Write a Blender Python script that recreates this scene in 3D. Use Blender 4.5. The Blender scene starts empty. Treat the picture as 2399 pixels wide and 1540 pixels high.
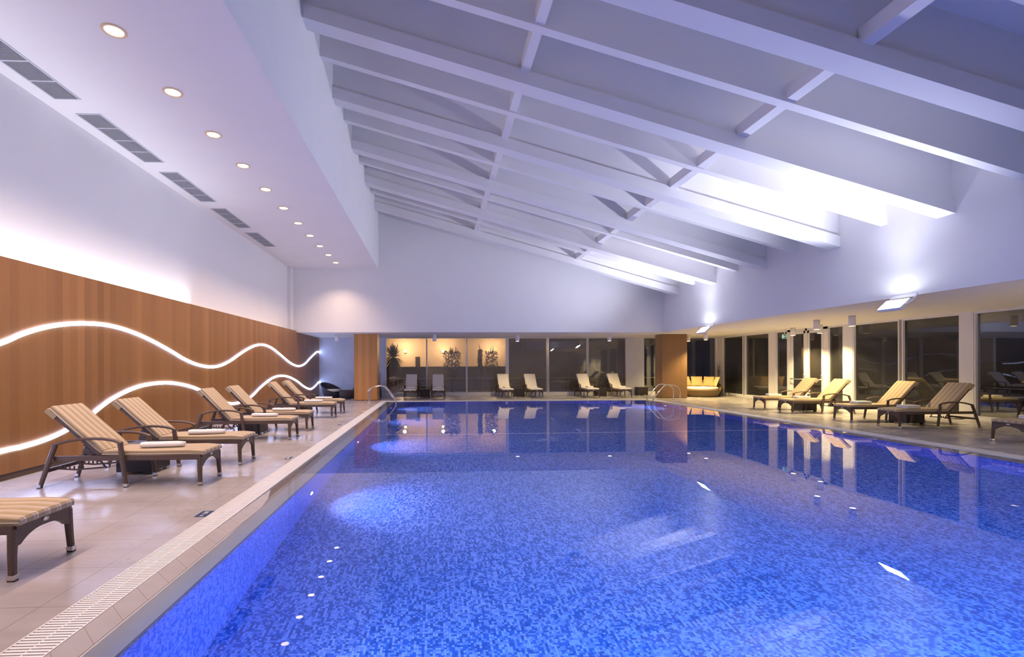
import bpy, math, random
from mathutils import Vector, Matrix
random.seed(7)
PI = math.pi
sc = bpy.context.scene
col = sc.collection

# ------------------------------------------------------------------ camera, world, exposure
W, H = 2399, 1540
F, PX, PY = 1140.0, 1068.0, 857.3
cam_d = bpy.data.cameras.new('camera')
cam = bpy.data.objects.new('camera', cam_d)
col.objects.link(cam)
sc.camera = cam
cam_d.sensor_fit = 'HORIZONTAL'
cam_d.sensor_width = 36.0
cam_d.lens = 36.0 * F / W
cam_d.shift_x = (W / 2 - PX) / W
cam_d.shift_y = (PY - H / 2) / W
cam_d.clip_start = 0.05
cam_d.clip_end = 300
YAW = math.atan(50 / 1140)
ROLL = 0.0034
cam.matrix_world = (Matrix.Translation((0, 0, 1.5)) @ Matrix.Rotation(-YAW, 4, 'Z')
                    @ Matrix.Rotation(PI / 2, 4, 'X') @ Matrix.Rotation(-ROLL, 4, 'Z'))

world = bpy.data.worlds.new('night')
sc.world = world
world.use_nodes = True
world.node_tree.nodes['Background'].inputs[0].default_value = (0.10, 0.13, 0.28, 1)
world.node_tree.nodes['Background'].inputs[1].default_value = 0.05
sc.view_settings.view_transform = 'Standard'
sc.view_settings.look = 'None'
sc.view_settings.gamma = 1
sc.view_settings.exposure = -0.12
sc.view_settings.use_curve_mapping = False
try:
    cy = sc.cycles
    cy.use_denoising = True
    cy.max_bounces = 9
    cy.diffuse_bounces = 4
    cy.glossy_bounces = 5
    cy.transmission_bounces = 8
    cy.transparent_max_bounces = 16
    cy.sample_clamp_indirect = 6.0
    cy.blur_glossy = 0.5
    cy.use_adaptive_sampling = True
    cy.adaptive_threshold = 0.025
except Exception as e:
    print('cycles settings', e)

# light levels (lamps of the hall and added unseen ones)
P_FLOOD = 1850.0
P_DOWN = 290.0
P_SPOT = 520.0
P_COVE = 88.0
P_POOL = 330.0
P_POOL_NEAR = 820.0
C_FLOOD = (0.73, 0.77, 1.0)
C_WARM = (1.0, 0.70, 0.50)
C_YEL = (1.0, 0.75, 0.33)
C_LED = (0.50, 0.56, 1.0)

# ------------------------------------------------------------------ helpers
def lin(c):
    return tuple((x / 12.92 if x <= 0.04045 else ((x + 0.055) / 1.055) ** 2.4) for x in [v / 255.0 for v in c])

def tag(o, label=None, cat=None, group=None, kind=None):
    if label: o['label'] = label
    if cat: o['category'] = cat
    if group: o['group'] = group
    if kind: o['kind'] = kind
    return o

def empty(name, loc=(0, 0, 0), rz=0.0):
    o = bpy.data.objects.new(name, None)
    o.empty_display_size = 0.1
    o.location = loc
    o.rotation_euler = (0, 0, rz)
    col.objects.link(o)
    return o

def copy_tree(o, parent=None):
    c = o.copy()
    col.objects.link(c)
    if parent is not None:
        c.parent = parent
    for ch in list(o.children):
        copy_tree(ch, c)
    return c

class MB:
    def __init__(s):
        s.v = []; s.f = []; s.sm = []
    def add(s, vs, fs, smooth=False):
        n = len(s.v)
        s.v += [tuple(p) for p in vs]
        s.f += [tuple(i + n for i in f) for f in fs]
        s.sm += [smooth] * len(fs)
        return s
    def box(s, x0, x1, y0, y1, z0, z1, M=None, ch=0.0):
        if ch > 0:
            return s.cbox(x0, x1, y0, y1, z0, z1, ch, M)
        P = [(x0, y0, z0), (x1, y0, z0), (x1, y1, z0), (x0, y1, z0), (x0, y0, z1), (x1, y0, z1), (x1, y1, z1), (x0, y1, z1)]
        if M is not None: P = [M @ Vector(p) for p in P]
        return s.add(P, [(0, 3, 2, 1), (4, 5, 6, 7), (0, 1, 5, 4), (1, 2, 6, 5), (2, 3, 7, 6), (3, 0, 4, 7)])
    def cbox(s, x0, x1, y0, y1, z0, z1, c, M=None, n=3):
        # rounded box: stacked rounded-rectangle rings
        c = min(c, (x1 - x0) / 2 * .99, (y1 - y0) / 2 * .99, (z1 - z0) / 2 * .99)
        rings = []
        lv = []
        for i in range(n + 1):
            a = PI / 2 * i / n
            lv.append((z0 + c - c * math.cos(a), c - c * math.sin(a)))
        for i in range(n + 1):
            a = PI / 2 * i / n
            lv.append((z1 - c + c * math.sin(a), c - c * math.cos(a)))
        for z, ins in lv:
            ring = []
            r = max(c - ins, 1e-4)
            for (cx, cyy, a0) in ((x1 - c, y1 - c, 0), (x0 + c, y1 - c, PI / 2), (x0 + c, y0 + c, PI), (x1 - c, y0 + c, 1.5 * PI)):
                for k in range(n + 1):
                    a = a0 + PI / 2 * k / n
                    ring.append((cx + r * math.cos(a), cyy + r * math.sin(a), z))
            rings.append(ring)
        return s.loft(rings, M, caps=True, smooth=True)
    def loft(s, rings, M=None, caps=True, smooth=True, close=True):
        m = len(rings[0])
        P = [p for r in rings for p in r]
        if M is not None: P = [M @ Vector(p) for p in P]
        Fs = []
        for i in range(len(rings) - 1):
            for j in range(m if close else m - 1):
                a = i * m + j; b = i * m + (j + 1) % m
                Fs.append((a, b, b + m, a + m))
        if caps:
            Fs.append(tuple(range(m - 1, -1, -1)))
            Fs.append(tuple((len(rings) - 1) * m + j for j in range(m)))
        return s.add(P, Fs, smooth)
    def tube(s, pts, r, n=10, M=None, ry=None, caps=True, up=(0, 0, 1)):
        pts = [Vector(p) for p in pts]
        rs = r if isinstance(r, (list, tuple)) else [r] * len(pts)
        rings = []
        side = None
        for i, p in enumerate(pts):
            a = pts[max(i - 1, 0)]; b = pts[min(i + 1, len(pts) - 1)]
            t = (b - a).normalized()
            if side is None:
                u = Vector(up)
                if abs(t.dot(u)) > .95: u = Vector((1, 0, 0)) if abs(t.x) < .9 else Vector((0, 1, 0))
                side = t.cross(u).normalized()
            else:
                side = (side - t * side.dot(t)).normalized()
            w = side.cross(t)
            q = rs[i]; q2 = q if ry is None else ry
            rings.append([p + side * (q * math.cos(2 * PI * k / n)) + w * (q2 * math.sin(2 * PI * k / n)) for k in range(n)])
        return s.loft(rings, M, caps=caps)
    def bar(s, pts, w, t, side=(0, 1, 0), M=None):
        """rectangular bar of width w along 'side' and thickness t"""
        pts = [Vector(p) for p in pts]; sd = Vector(side)
        rings = []
        for i, p in enumerate(pts):
            a = pts[max(i - 1, 0)]; b = pts[min(i + 1, len(pts) - 1)]
            d = (b - a).normalized(); nrm = sd.cross(d).normalized()
            ww = w[i] if isinstance(w, (list, tuple)) else w
            tt = t[i] if isinstance(t, (list, tuple)) else t
            c = .25
            prof = [(-.5, -.5 + c), (-.5 + c, -.5), (.5 - c, -.5), (.5, -.5 + c), (.5, .5 - c), (.5 - c, .5), (-.5 + c, .5), (-.5, .5 - c)]
            rings.append([p + sd * (q[0] * ww) + nrm * (q[1] * tt) for q in prof])
        return s.loft(rings, M, caps=True, smooth=False)
    def lathe(s, prof, c=(0, 0), n=32, M=None, caps=False):
        rings = [[(c[0] + r * math.cos(2 * PI * k / n), c[1] + r * math.sin(2 * PI * k / n), z) for k in range(n)] for r, z in prof]
        return s.loft(rings, M, caps=caps)
    def prism(s, poly, h0, h1, axis='y', M=None, smooth=False):
        """poly of (a,b) extruded: axis y -> (a,h,b); z -> (a,b,h); x -> (h,a,b)"""
        def P(a, b, h):
            return (a, h, b) if axis == 'y' else ((a, b, h) if axis == 'z' else (h, a, b))
        m = len(poly)
        V = [P(a, b, h0) for a, b in poly] + [P(a, b, h1) for a, b in poly]
        if M is not None: V = [M @ Vector(p) for p in V]
        Fs = [tuple(range(m))[::-1], tuple(range(m, 2 * m))] + [(i, (i + 1) % m, (i + 1) % m + m, i + m) for i in range(m)]
        return s.add(V, Fs, smooth)
    def build(s, name, mat, parent=None, fixn=True):
        me = bpy.data.meshes.new(name)
        me.from_pydata(s.v, [], s.f)
        if fixn:
            import bmesh
            bm = bmesh.new(); bm.from_mesh(me)
            bmesh.ops.recalc_face_normals(bm, faces=bm.faces)
            bm.to_mesh(me); bm.free()
        me.materials.append(mat)
        for p, q in zip(me.polygons, s.sm): p.use_smooth = q
        o = bpy.data.objects.new(name, me)
        col.objects.link(o)
        if parent is not None: o.parent = parent
        return o

def struct(name, mb, mat, parent=None):
    o = mb.build(name, mat, parent)
    if parent is None: o['kind'] = 'structure'
    return o

def add_light(name, kind, loc, energy, color, parent=None, target=None, **kw):
    d = bpy.data.lights.new(name, kind)
    d.energy = energy; d.color = color
    for k, v in kw.items(): setattr(d, k, v)
    o = bpy.data.objects.new(name, d)
    o.location = loc
    if target is not None:
        o.rotation_euler = (Vector(target)).to_track_quat('-Z', 'Y').to_euler()   # target = direction
    col.objects.link(o)
    if parent is not None: o.parent = parent
    return o

# ------------------------------------------------------------------ materials
class N:
    """tiny node helper"""
    def __init__(s, name):
        s.m = bpy.data.materials.new(name); s.m.use_nodes = True
        s.t = s.m.node_tree; s.b = s.t.nodes['Principled BSDF']; s.out = s.t.nodes['Material Output']
    def n(s, typ, **kw):
        x = s.t.nodes.new(typ)
        for k, v in kw.items(): setattr(x, k, v)
        return x
    def l(s, a, b): s.t.links.new(a, b)
    def setb(s, **kw):
        for k, v in kw.items():
            s.b.inputs[k.replace('_', ' ')].default_value = v
    def math(s, op, a, b=None):
        x = s.n('ShaderNodeMath', operation=op)
        for i, q in enumerate((a, b)):
            if q is None: continue
            if isinstance(q, (int, float)): x.inputs[i].default_value = q
            else: s.l(q, x.inputs[i])
        return x.outputs[0]
    def mix(s, fac, a, b, blend='MIX'):
        x = s.n('ShaderNodeMix', data_type='RGBA', blend_type=blend)
        for sock, q in ((x.inputs[0], fac), (x.inputs[6], a), (x.inputs[7], b)):
            if isinstance(q, (int, float)): sock.default_value = q
            elif isinstance(q, tuple): sock.default_value = (*q[:3], 1)
            else: s.l(q, sock)
        return x.outputs[2]
    def coord(s, scale=(1, 1, 1), kind='Object', loc=(0, 0, 0)):
        tc = s.n('ShaderNodeTexCoord'); mp = s.n('ShaderNodeMapping')
        mp.inputs['Scale'].default_value = scale; mp.inputs['Location'].default_value = loc
        s.l(tc.outputs[kind], mp.inputs[0]); return mp.outputs[0]
    def noise(s, vec, scale=5, detail=3, rough=.5):
        x = s.n('ShaderNodeTexNoise'); x.inputs['Scale'].default_value = scale
        x.inputs['Detail'].default_value = detail; x.inputs['Roughness'].default_value = rough
        s.l(vec, x.inputs['Vector']); return x.outputs[0]
    def ramp(s, fac, stops, interp='LINEAR'):
        x = s.n('ShaderNodeValToRGB'); x.color_ramp.interpolation = interp
        e = x.color_ramp.elements
        while len(e) < len(stops): e.new(.5)
        for q, (p, c) in zip(e, stops):
            q.position = p; q.color = (*c[:3], 1) if isinstance(c, tuple) else (c, c, c, 1)
        s.l(fac, x.inputs[0]); return x.outputs[0]
    def bump(s, h, strength=.3, dist=.01):
        x = s.n('ShaderNodeBump'); x.inputs['Strength'].default_value = strength
        x.inputs['Distance'].default_value = dist; s.l(h, x.inputs['Height']); s.l(x.outputs[0], s.b.inputs['Normal'])

def plain(name, c, rough=.5, metal=0.0, var=0.0, vs=8):
    k = N(name); k.setb(Roughness=rough, Metallic=metal)
    if var:
        f = k.noise(k.coord(), vs, 4)
        a = tuple(max(0, x * (1 - var)) for x in c); b = tuple(min(1, x * (1 + var)) for x in c)
        k.l(k.mix(f, a, b), k.b.inputs['Base Color'])
    else:
        k.b.inputs['Base Color'].default_value = (*c, 1)
    return k.m

def emis(name, c, s):
    k = N(name)
    k.t.nodes.remove(k.b)
    e = k.n('ShaderNodeEmission'); e.inputs[0].default_value = (*c, 1); e.inputs[1].default_value = s
    k.l(e.outputs[0], k.out.inputs[0]); return k.m

M = {}
def mk_plaster():
    k = N('white_plaster'); v = k.coord()
    f = k.noise(v, 1.3, 4)
    k.l(k.mix(f, (.77, .745, .73), (.82, .795, .78)), k.b.inputs['Base Color'])
    k.setb(Roughness=.75); k.bump(k.noise(v, 60, 3), .06, .004); return k.m
M['plaster'] = mk_plaster()
def mk_blueplaster():
    k = N('grey_textured_plaster'); v = k.coord()
    k.l(k.mix(k.noise(v, 2.2, 5), (.50, .52, .62), (.66, .68, .78)), k.b.inputs['Base Color'])
    k.setb(Roughness=.55); return k.m
M['bplaster'] = mk_blueplaster()
def mk_wood(name='wood_veneer', f=1.0, d=0.0):
    k = N(name); tc = k.n('ShaderNodeTexCoord'); sp = k.n('ShaderNodeSeparateXYZ'); k.l(tc.outputs['Object'], sp.inputs[0])
    h = k.math('ADD', sp.outputs[0], sp.outputs[1])
    # veneer leaves with a slightly different tone each, grain running upright
    cell = k.math('FLOOR', k.math('DIVIDE', h, .155))
    cell2 = k.math('FLOOR', k.math('DIVIDE', h, .62))
    wn = k.n('ShaderNodeTexWhiteNoise', noise_dimensions='1D'); k.l(cell, wn.inputs['W'])
    wn2 = k.n('ShaderNodeTexWhiteNoise', noise_dimensions='1D'); k.l(cell2, wn2.inputs['W'])
    cb = k.n('ShaderNodeCombineXYZ'); k.l(k.math('MULTIPLY', h, 60), cb.inputs[0]); k.l(k.math('MULTIPLY', sp.outputs[2], 1.2), cb.inputs[1]); k.l(cell, cb.inputs[2])
    g = k.noise(cb.outputs[0], 1.0, 4, .6)
    tone = k.math('ADD', k.math('MULTIPLY', wn.outputs[0], .45), k.math('MULTIPLY', wn2.outputs[0], .2))
    tone = k.math('ADD', tone, k.math('MULTIPLY', g, .4))
    g3 = lambda a: tuple(min(1, v * f + d * (v_ - v * f)) for v, v_ in zip(a, (.2, .15, .1)))
    c = k.ramp(tone, [(.1, g3((.20, .088, .024))), (.5, g3((.27, .122, .034))), (.95, g3((.36, .170, .052)))])
    k.l(c, k.b.inputs['Base Color']); k.setb(Roughness=.42); return k.m
M['wood'] = mk_wood()
M['wood_lit'] = mk_wood('lit_wood_veneer', 1.9)  # brighter copy of the veneer: light falling on the left column, put into colour
M['wood_brown'] = mk_wood('brown_wood_veneer', 1.0, .35)
def mk_stone():
    k = N('beige_stone_tiles'); tc = k.n('ShaderNodeTexCoord'); sp = k.n('ShaderNodeSeparateXYZ'); k.l(tc.outputs['Object'], sp.inputs[0])
    v = k.coord((1, 1, 1))
    st = k.noise(k.coord((.7, 2.4, 1)), 1.6, 8, .62)
    fine = k.noise(v, 14, 5, .65)
    base = k.ramp(st, [(.25, (.36, .335, .345)), (.5, (.42, .395, .41)), (.75, (.48, .455, .475))])
    base = k.mix(k.math('MULTIPLY', fine, .25), base, (.27, .235, .215))
    jx = k.math('ABSOLUTE', k.math('SUBTRACT', k.math('FRACT', k.math('DIVIDE', k.math('ADD', sp.outputs[0], 2.47 - .3), .6)), .5))
    jy = k.math('ABSOLUTE', k.math('SUBTRACT', k.math('FRACT', k.math('DIVIDE', k.math('ADD', sp.outputs[1], -3.15 - .3), .6)), .5))
    j = k.math('LESS_THAN', k.math('MINIMUM', jx, jy), .0042)
    k.l(k.mix(k.math('MULTIPLY', j, .75), base, (.16, .13, .11)), k.b.inputs['Base Color'])
    # wet film near the pool makes some areas mirror-like
    wet = k.noise(v, .8, 4, .6)
    r = k.ramp(wet, [(.36, .17), (.52, .26), (.68, .36)])
    k.l(r, k.b.inputs['Roughness'])
    k.bump(k.noise(v, 9, 4, .6), .10, .006)
    return k.m
M['stone'] = mk_stone()
def mk_coping():
    k = N('coping_tiles'); tc = k.n('ShaderNodeTexCoord'); sp = k.n('ShaderNodeSeparateXYZ'); k.l(tc.outputs['Object'], sp.inputs[0])
    v = k.coord()
    base = k.mix(k.noise(v, 5, 4), (.38, .345, .335), (.46, .42, .41))
    jy = k.math('ABSOLUTE', k.math('SUBTRACT', k.math('FRACT', k.math('DIVIDE', k.math('ADD', sp.outputs[1], sp.outputs[0]), .25)), .5))
    k.l(k.mix(k.math('MULTIPLY', k.math('LESS_THAN', jy, .010), .6), base, (.15, .12, .11)), k.b.inputs['Base Color'])
    k.setb(Roughness=.22); return k.m
M['coping'] = mk_coping()
M['coping2'] = plain('pale_glazed_edge', (.60, .58, .58), .15, 0, .05)
def mk_mosaic(name, wall):
    k = N(name); tc = k.n('ShaderNodeTexCoord'); sp = k.n('ShaderNodeSeparateXYZ'); k.l(tc.outputs['Object'], sp.inputs[0])
    if wall: a = k.math('ADD', sp.outputs[0], sp.outputs[1]); b = sp.outputs[2]
    else: a = sp.outputs[0]; b = sp.outputs[1]
    pitch = .0205
    a = k.math('DIVIDE', a, pitch); b = k.math('DIVIDE', b, pitch)
    ca = k.math('FLOOR', a); cb_ = k.math('FLOOR', b)
    c1 = k.n('ShaderNodeCombineXYZ'); k.l(ca, c1.inputs[0]); k.l(cb_, c1.inputs[1])
    w1 = k.n('ShaderNodeTexWhiteNoise', noise_dimensions='2D'); k.l(c1.outputs[0], w1.inputs['Vector'])
    # short runs of the same tone along the second axis
    c2 = k.n('ShaderNodeCombineXYZ'); k.l(ca, c2.inputs[0])
    w0 = k.n('ShaderNodeTexWhiteNoise', noise_dimensions='1D'); k.l(ca, w0.inputs['W'])
    k.l(k.math('FLOOR', k.math('ADD', k.math('DIVIDE', cb_, 3.0), k.math('MULTIPLY', w0.outputs[0], 7))), c2.inputs[1])
    w2 = k.n('ShaderNodeTexWhiteNoise', noise_dimensions='2D'); k.l(c2.outputs[0], w2.inputs['Vector'])
    t = k.math('ADD', k.math('MULTIPLY', w1.outputs[0], .55), k.math('MULTIPLY', w2.outputs[0], .45))
    if wall: stops = [(0, (.008, .07, .45)), (.27, (.012, .10, .60)), (.45, (.22, .22, .80)), (.66, (.32, .28, .88))]
    else: stops = [(0, (.002, .075, .34)), (.25, (.004, .12, .50)), (.45, (.13, .27, .74)), (.64, (.24, .40, .88))]
    colr = k.ramp(t, stops, 'CONSTANT')
    fa = k.math('ABSOLUTE', k.math('SUBTRACT', k.math('FRACT', a), .5)); fb = k.math('ABSOLUTE', k.math('SUBTRACT', k.math('FRACT', b), .5))
    gr = k.math('GREATER_THAN', k.math('MAXIMUM', fa, fb), .445)
    k.l(k.mix(k.math('MULTIPLY', gr, .8), colr, (.01, .06, .30)), k.b.inputs['Base Color'])
    k.setb(Roughness=.35); return k.m
M['mosaic'] = mk_mosaic('blue_mosaic_floor', False)
M['mosaicw'] = mk_mosaic('blue_mosaic_wall', True)
def mk_water():
    k = N('pool_water'); k.setb(Roughness=0.0, IOR=1.333)
    k.b.inputs['Transmission Weight'].default_value = 1.0
    k.b.inputs['Base Color'].default_value = (.97, .99, 1, 1)
    v = k.coord((1, 1, 1))
    k.bump(k.noise(v, 1.1, 1, .4), .05, .006)
    return k.m
M['water'] = mk_water()
def mk_glass(name, fog):
    k = N(name); k.t.nodes.remove(k.b)
    tr = k.n('ShaderNodeBsdfTransparent'); tr.inputs[0].default_value = (.88, .90, .90, 1)
    gl = k.n('ShaderNodeBsdfGlossy'); gl.inputs['Roughness'].default_value = 0.0
    fr = k.n('ShaderNodeFresnel'); fr.inputs[0].default_value = 1.5
    f2 = k.math('MINIMUM', k.math('ADD', k.math('MULTIPLY', fr.outputs[0], 1.9), .01), 1.0)
    bp = k.n('ShaderNodeBump'); bp.inputs['Strength'].default_value = .25; bp.inputs['Distance'].default_value = .008
    k.l(k.noise(k.coord((.6, .6, .6)), .9, 1), bp.inputs['Height']); k.l(bp.outputs[0], gl.inputs['Normal'])
    mx = k.n('ShaderNodeMixShader'); k.l(f2, mx.inputs[0]); k.l(tr.outputs[0], mx.inputs[1]); k.l(gl.outputs[0], mx.inputs[2])
    last = mx.outputs[0]
    if fog:
        df = k.n('ShaderNodeBsdfDiffuse'); df.inputs[0].default_value = (.65, .65, .65, 1)
        tl = k.n('ShaderNodeBsdfTranslucent'); tl.inputs[0].default_value = (.8, .8, .8, 1)
        m0 = k.n('ShaderNodeMixShader'); m0.inputs[0].default_value = .6; k.l(df.outputs[0], m0.inputs[1]); k.l(tl.outputs[0], m0.inputs[2])
        m2 = k.n('ShaderNodeMixShader')
        k.l(k.ramp(k.noise(k.coord(), .8, 3), [(.3, fog * .5), (.7, fog * 1.3)]), m2.inputs[0])
        k.l(last, m2.inputs[1]); k.l(m0.outputs[0], m2.inputs[2]); last = m2.outputs[0]
    k.l(last, k.out.inputs[0]); return k.m
M['glass'] = mk_glass('window_glass', 0.035)
M['fogglass'] = mk_glass('misted_window_glass', 0.17)
M['frame'] = plain('white_window_frame', (.74, .73, .74), .4)
def mk_wicker(name, c1, c2):
    k = N(name); v = k.coord((1, 1, 1))
    br = k.n('ShaderNodeTexBrick'); br.inputs['Scale'].default_value = 42; br.inputs['Mortar Size'].default_value = .03
    br.inputs['Color1'].default_value = (*c1, 1); br.inputs['Color2'].default_value = (*c2, 1)
    br.inputs['Mortar'].default_value = (c1[0] * .35, c1[1] * .35, c1[2] * .35, 1)
    sp = k.n('ShaderNodeSeparateXYZ'); k.l(v, sp.inputs[0]); cb = k.n('ShaderNodeCombineXYZ')
    k.l(k.math('ADD', sp.outputs[0], sp.outputs[1]), cb.inputs[0]); k.l(sp.outputs[2], cb.inputs[1])
    k.l(k.math('MULTIPLY', sp.outputs[1], 1.0), cb.inputs[2])
    k.l(cb.outputs[0], br.inputs['Vector'])
    k.l(br.outputs['Color'], k.b.inputs['Base Color']); k.setb(Roughness=.45)
    x = k.n('ShaderNodeBump'); x.inputs['Strength'].default_value = .5; x.inputs['Distance'].default_value = .004
    x.invert = True
    k.l(br.outputs['Fac'], x.inputs['Height']); k.l(x.outputs[0], k.b.inputs['Normal']); return k.m
M['wicker'] = mk_wicker('brown_wicker', (.105, .062, .045), (.16, .10, .075))
M['dwicker'] = mk_wicker('dark_wicker', (.035, .028, .032), (.06, .045, .048))
M['hwicker'] = mk_wicker('honey_wicker', (.26, .17, .06), (.36, .24, .09))
def mk_stripe():
    k = N('striped_beige_fabric'); tc = k.n('ShaderNodeTexCoord'); sp = k.n('ShaderNodeSeparateXYZ'); k.l(tc.outputs['Object'], sp.inputs[0])
    y = k.math('FRACT', k.math('DIVIDE', k.math('ADD', sp.outputs[1], 1.0), .108))
    s1 = k.math('LESS_THAN', k.math('ABSOLUTE', k.math('SUBTRACT', y, .30)), .085)
    s2 = k.math('LESS_THAN', k.math('ABSOLUTE', k.math('SUBTRACT', y, .56)), .085)
    s = k.math('MAXIMUM', s1, k.math('MULTIPLY', s2, .55))
    base = k.mix(k.noise(k.coord(), 25, 4), (.36, .272, .155), (.41, .31, .18))
    k.l(k.mix(s, base, (.60, .49, .42)), k.b.inputs['Base Color']); k.setb(Roughness=.85)
    k.bump(k.noise(k.coord(), 7, 3), .25, .01); return k.m
M['stripe'] = mk_stripe()
M['cream'] = plain('cream_fabric', (.76, .70, .62), .9, 0, .05)
M['towel'] = plain('white_towelling', (.83, .81, .80), .95, 0, .04, 30)
M['motif'] = plain('grey_embroidery', (.25, .23, .25), .8)
M['silver'] = plain('brushed_aluminium', (.70, .69, .70), .28, 1.0)
M['rubber'] = plain('black_rubber', (.02, .02, .02), .6)
M['chrome'] = plain('polished_steel', (.75, .76, .78), .12, 1.0)
M['dark'] = plain('dark_recess', (.02, .018, .022), .7)
M['skirt'] = plain('dark_skirting', (.09, .06, .045), .5)
M['grate'] = plain('white_plastic_grate', (.88, .88, .90), .35)
M['louvre'] = plain('white_metal_louvre', (.60, .60, .63), .4)
M['lampwhite'] = plain('white_lamp_metal', (.78, .76, .78), .4)
M['trim'] = plain('gold_trim_ring', (.80, .58, .36), .4)
M['navy'] = plain('navy_sign_tile', (.015, .05, .16), .2)
M['signwhite'] = plain('white_sign_lettering', (.80, .80, .82), .3)
M['sand'] = plain('amber_cushion_fabric', (.62, .43, .20), .9, 0, .06)
M['vase'] = plain('dark_ceramic', (.05, .035, .03), .25)
M['twig'] = plain('dark_twigs', (.05, .03, .025), .8)
M['leaf'] = plain('dark_green_leaves', (.035, .05, .035), .7)
M['bark'] = plain('rough_bark', (.06, .045, .035), .9, 0, .3, 20)
M['render'] = plain('pale_outdoor_render', (.60, .50, .42), .9, 0, .08)
M['parapet'] = plain('grey_outdoor_wall', (.16, .15, .16), .9, 0, .1)
M['patio'] = plain('patio_paving', (.12, .12, .13), .6, 0, .2)
M['night'] = plain('night_ground', (.02, .02, .025), .9)
M['led'] = emis('white_led_tube', (.46, .56, 1.0), 24.0)
M['lens_warm'] = emis('warm_lamp_lens', (1.0, .80, .50), 14.0)
M['lens_off'] = plain('unlit_lamp_lens', (.5, .5, .5), .3)
M['lens_flood'] = emis('floodlight_glass', (.85, .92, 1.0), 60.0)
M['lens_pool'] = emis('pool_lamp_lens', (.85, .75, 1.0), 12.0)
M['patio_lamp'] = emis('patio_lamp_glass', (1.0, .66, .30), 7.0)
M['exit'] = emis('green_exit_panel', (.02, .22, .10), 1.0)
M['exitw'] = emis('white_exit_symbol', (.7, .9, .8), 1.0)

# ------------------------------------------------------------------ room dimensions
XL, XR = -5.92, 14.4          # outer side walls
XS, XF = -2.31, 9.7           # soffit edge, right fascia
YN, YF, YW = -3.2, 20.3, 24.2 # near wall, far fascia, far window wall
ZC, ZS = 2.9, 5.53            # low ceiling, left soffit
SL = 0.2764
def zA(x): return 7.63 - SL * (x - XS)          # underside of the wide beams
def zB(x): return zA(x) + .19
def zD(x): return zA(x) + 1.05                   # roof deck
PX0, PX1, PY0, PY1 = -1.67, 8.93, 1.4, 20.4     # pool inside
GX0, GX1, GY0, GY1 = -2.28, 9.58, .75, 21.05    # outside of the drain ring

# floor (four decks around the pool in one structure)
b = MB()
b.box(XL - .3, GX0, YN, YW + .3, -.12, 0)
b.box(GX1, XR + .3, YN, YW + .3, -.12, 0)
b.box(GX0, GX1, GY1, YW + .3, -.12, 0)
b.box(GX0, GX1, YN, GY0, -.12, 0)
struct('floor', b, M['stone'])

# left wall: upper plaster wall, behind the wooden panel
b = MB(); b.box(XL - .3, XL, YN, YW + .3, 0, ZS + .3); struct('wall_left', b, M['plaster'])
b = MB(); b.box(XL, XL + .13, 19.9, YF, 2.96, ZS); struct('trim_1', b, M['plaster'])
# far wall above the opening
b = MB(); b.box(XL, XF + .25, YF, YF + .2, ZC, 9.2); struct('wall_far', b, M['plaster'])
# right wall above the glazing
b = MB(); b.box(XF, XF + .2, YN, YF + .2, ZC, 5.6); struct('wall_right', b, M['plaster'])
# wall at the soffit edge
b = MB(); b.box(XS - .2, XS, YN, YF, ZS, 9.2); struct('wall_soffit', b, M['plaster'])
# wall behind the camera
b = MB(); b.box(XL, XR, YN - .2, YN, 0, 9.4); struct('wall_near', b, M['plaster'])
# ceilings: left soffit, low ring over the windows, sloping deck
b = MB(); b.box(XL, XS - .2, YN, YF + .02, ZS, ZS + .25);
struct('ceiling', b, M['plaster'])
b = MB()
b.box(XL, XR, YF + .2, YW + .3, ZC, ZC + .2)
b.box(XF + .2, XR + .3, YN, YF + .2, ZC, ZC + .2)
struct('ceiling_low', b, M['plaster'])
b = MB(); b.prism([(XS - .2, zD(XS - .2)), (XF + .2, zD(XF + .2)), (XF + .2, zD(XF + .2) + .2), (XS - .2, zD(XS - .2) + .2)], YN, YF + .2, 'y')
struct('ceiling_slope', b, M['plaster'])

# sloping beams: wide flanged ones and narrow ones in turn, short blocks between them
tn = [1]
def trim(mb, label):
    tn[0] += 1
    o = struct('trim_%d' % tn[0], mb, M['plaster']); o['label'] = label; return o
def slab(mb, y0, y1, lo, hi):
    x0, x1 = XS - .05, XF + .05
    mb.prism([(x0, lo(x0)), (x1, lo(x1)), (x1, hi(x1)), (x0, hi(x0))], y0, y1, 'y')
ordn = ['first', 'second', 'third', 'fourth', 'fifth', 'sixth', 'seventh', 'eighth', 'ninth']
ks = [4, 3, 2, 1, 0, -1, -2, -3, -4]
for i, k in enumerate(ks):
    y = 8.64 + 2.57 * k
    m = MB(); slab(m, y, y + .34, zA, lambda x: zA(x) + .26); slab(m, y + .07, y + .21, lambda x: zA(x) + .25, zD)
    A = trim(m, 'white wide sloping roof beam, %s of the wide beams from the far wall' % ordn[i])
    if i > 0:
        y = 10.0 + 2.57 * k
        m = MB(); slab(m, y, y + .16, zB, zD)
        B = trim(m, 'white narrow sloping roof beam, %s of the narrow beams from the far wall' % ordn[i - 1])
        for xb in (1.64, 5.62):
            for (ya, yb, par) in ((y + .16, y + 2.57 - 1.36 + .05, B), (8.64 + 2.57 * k + .30, y, A)):
                m = MB(); x0, x1 = xb - .075, xb + .075
                m.prism([(x0, zB(x0) + .03), (x1, zB(x1) + .03), (x1, zB(x1) + .24), (x0, zB(x0) + .24)], ya, yb, 'y')
                m.build('block', M['plaster'], par)

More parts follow.
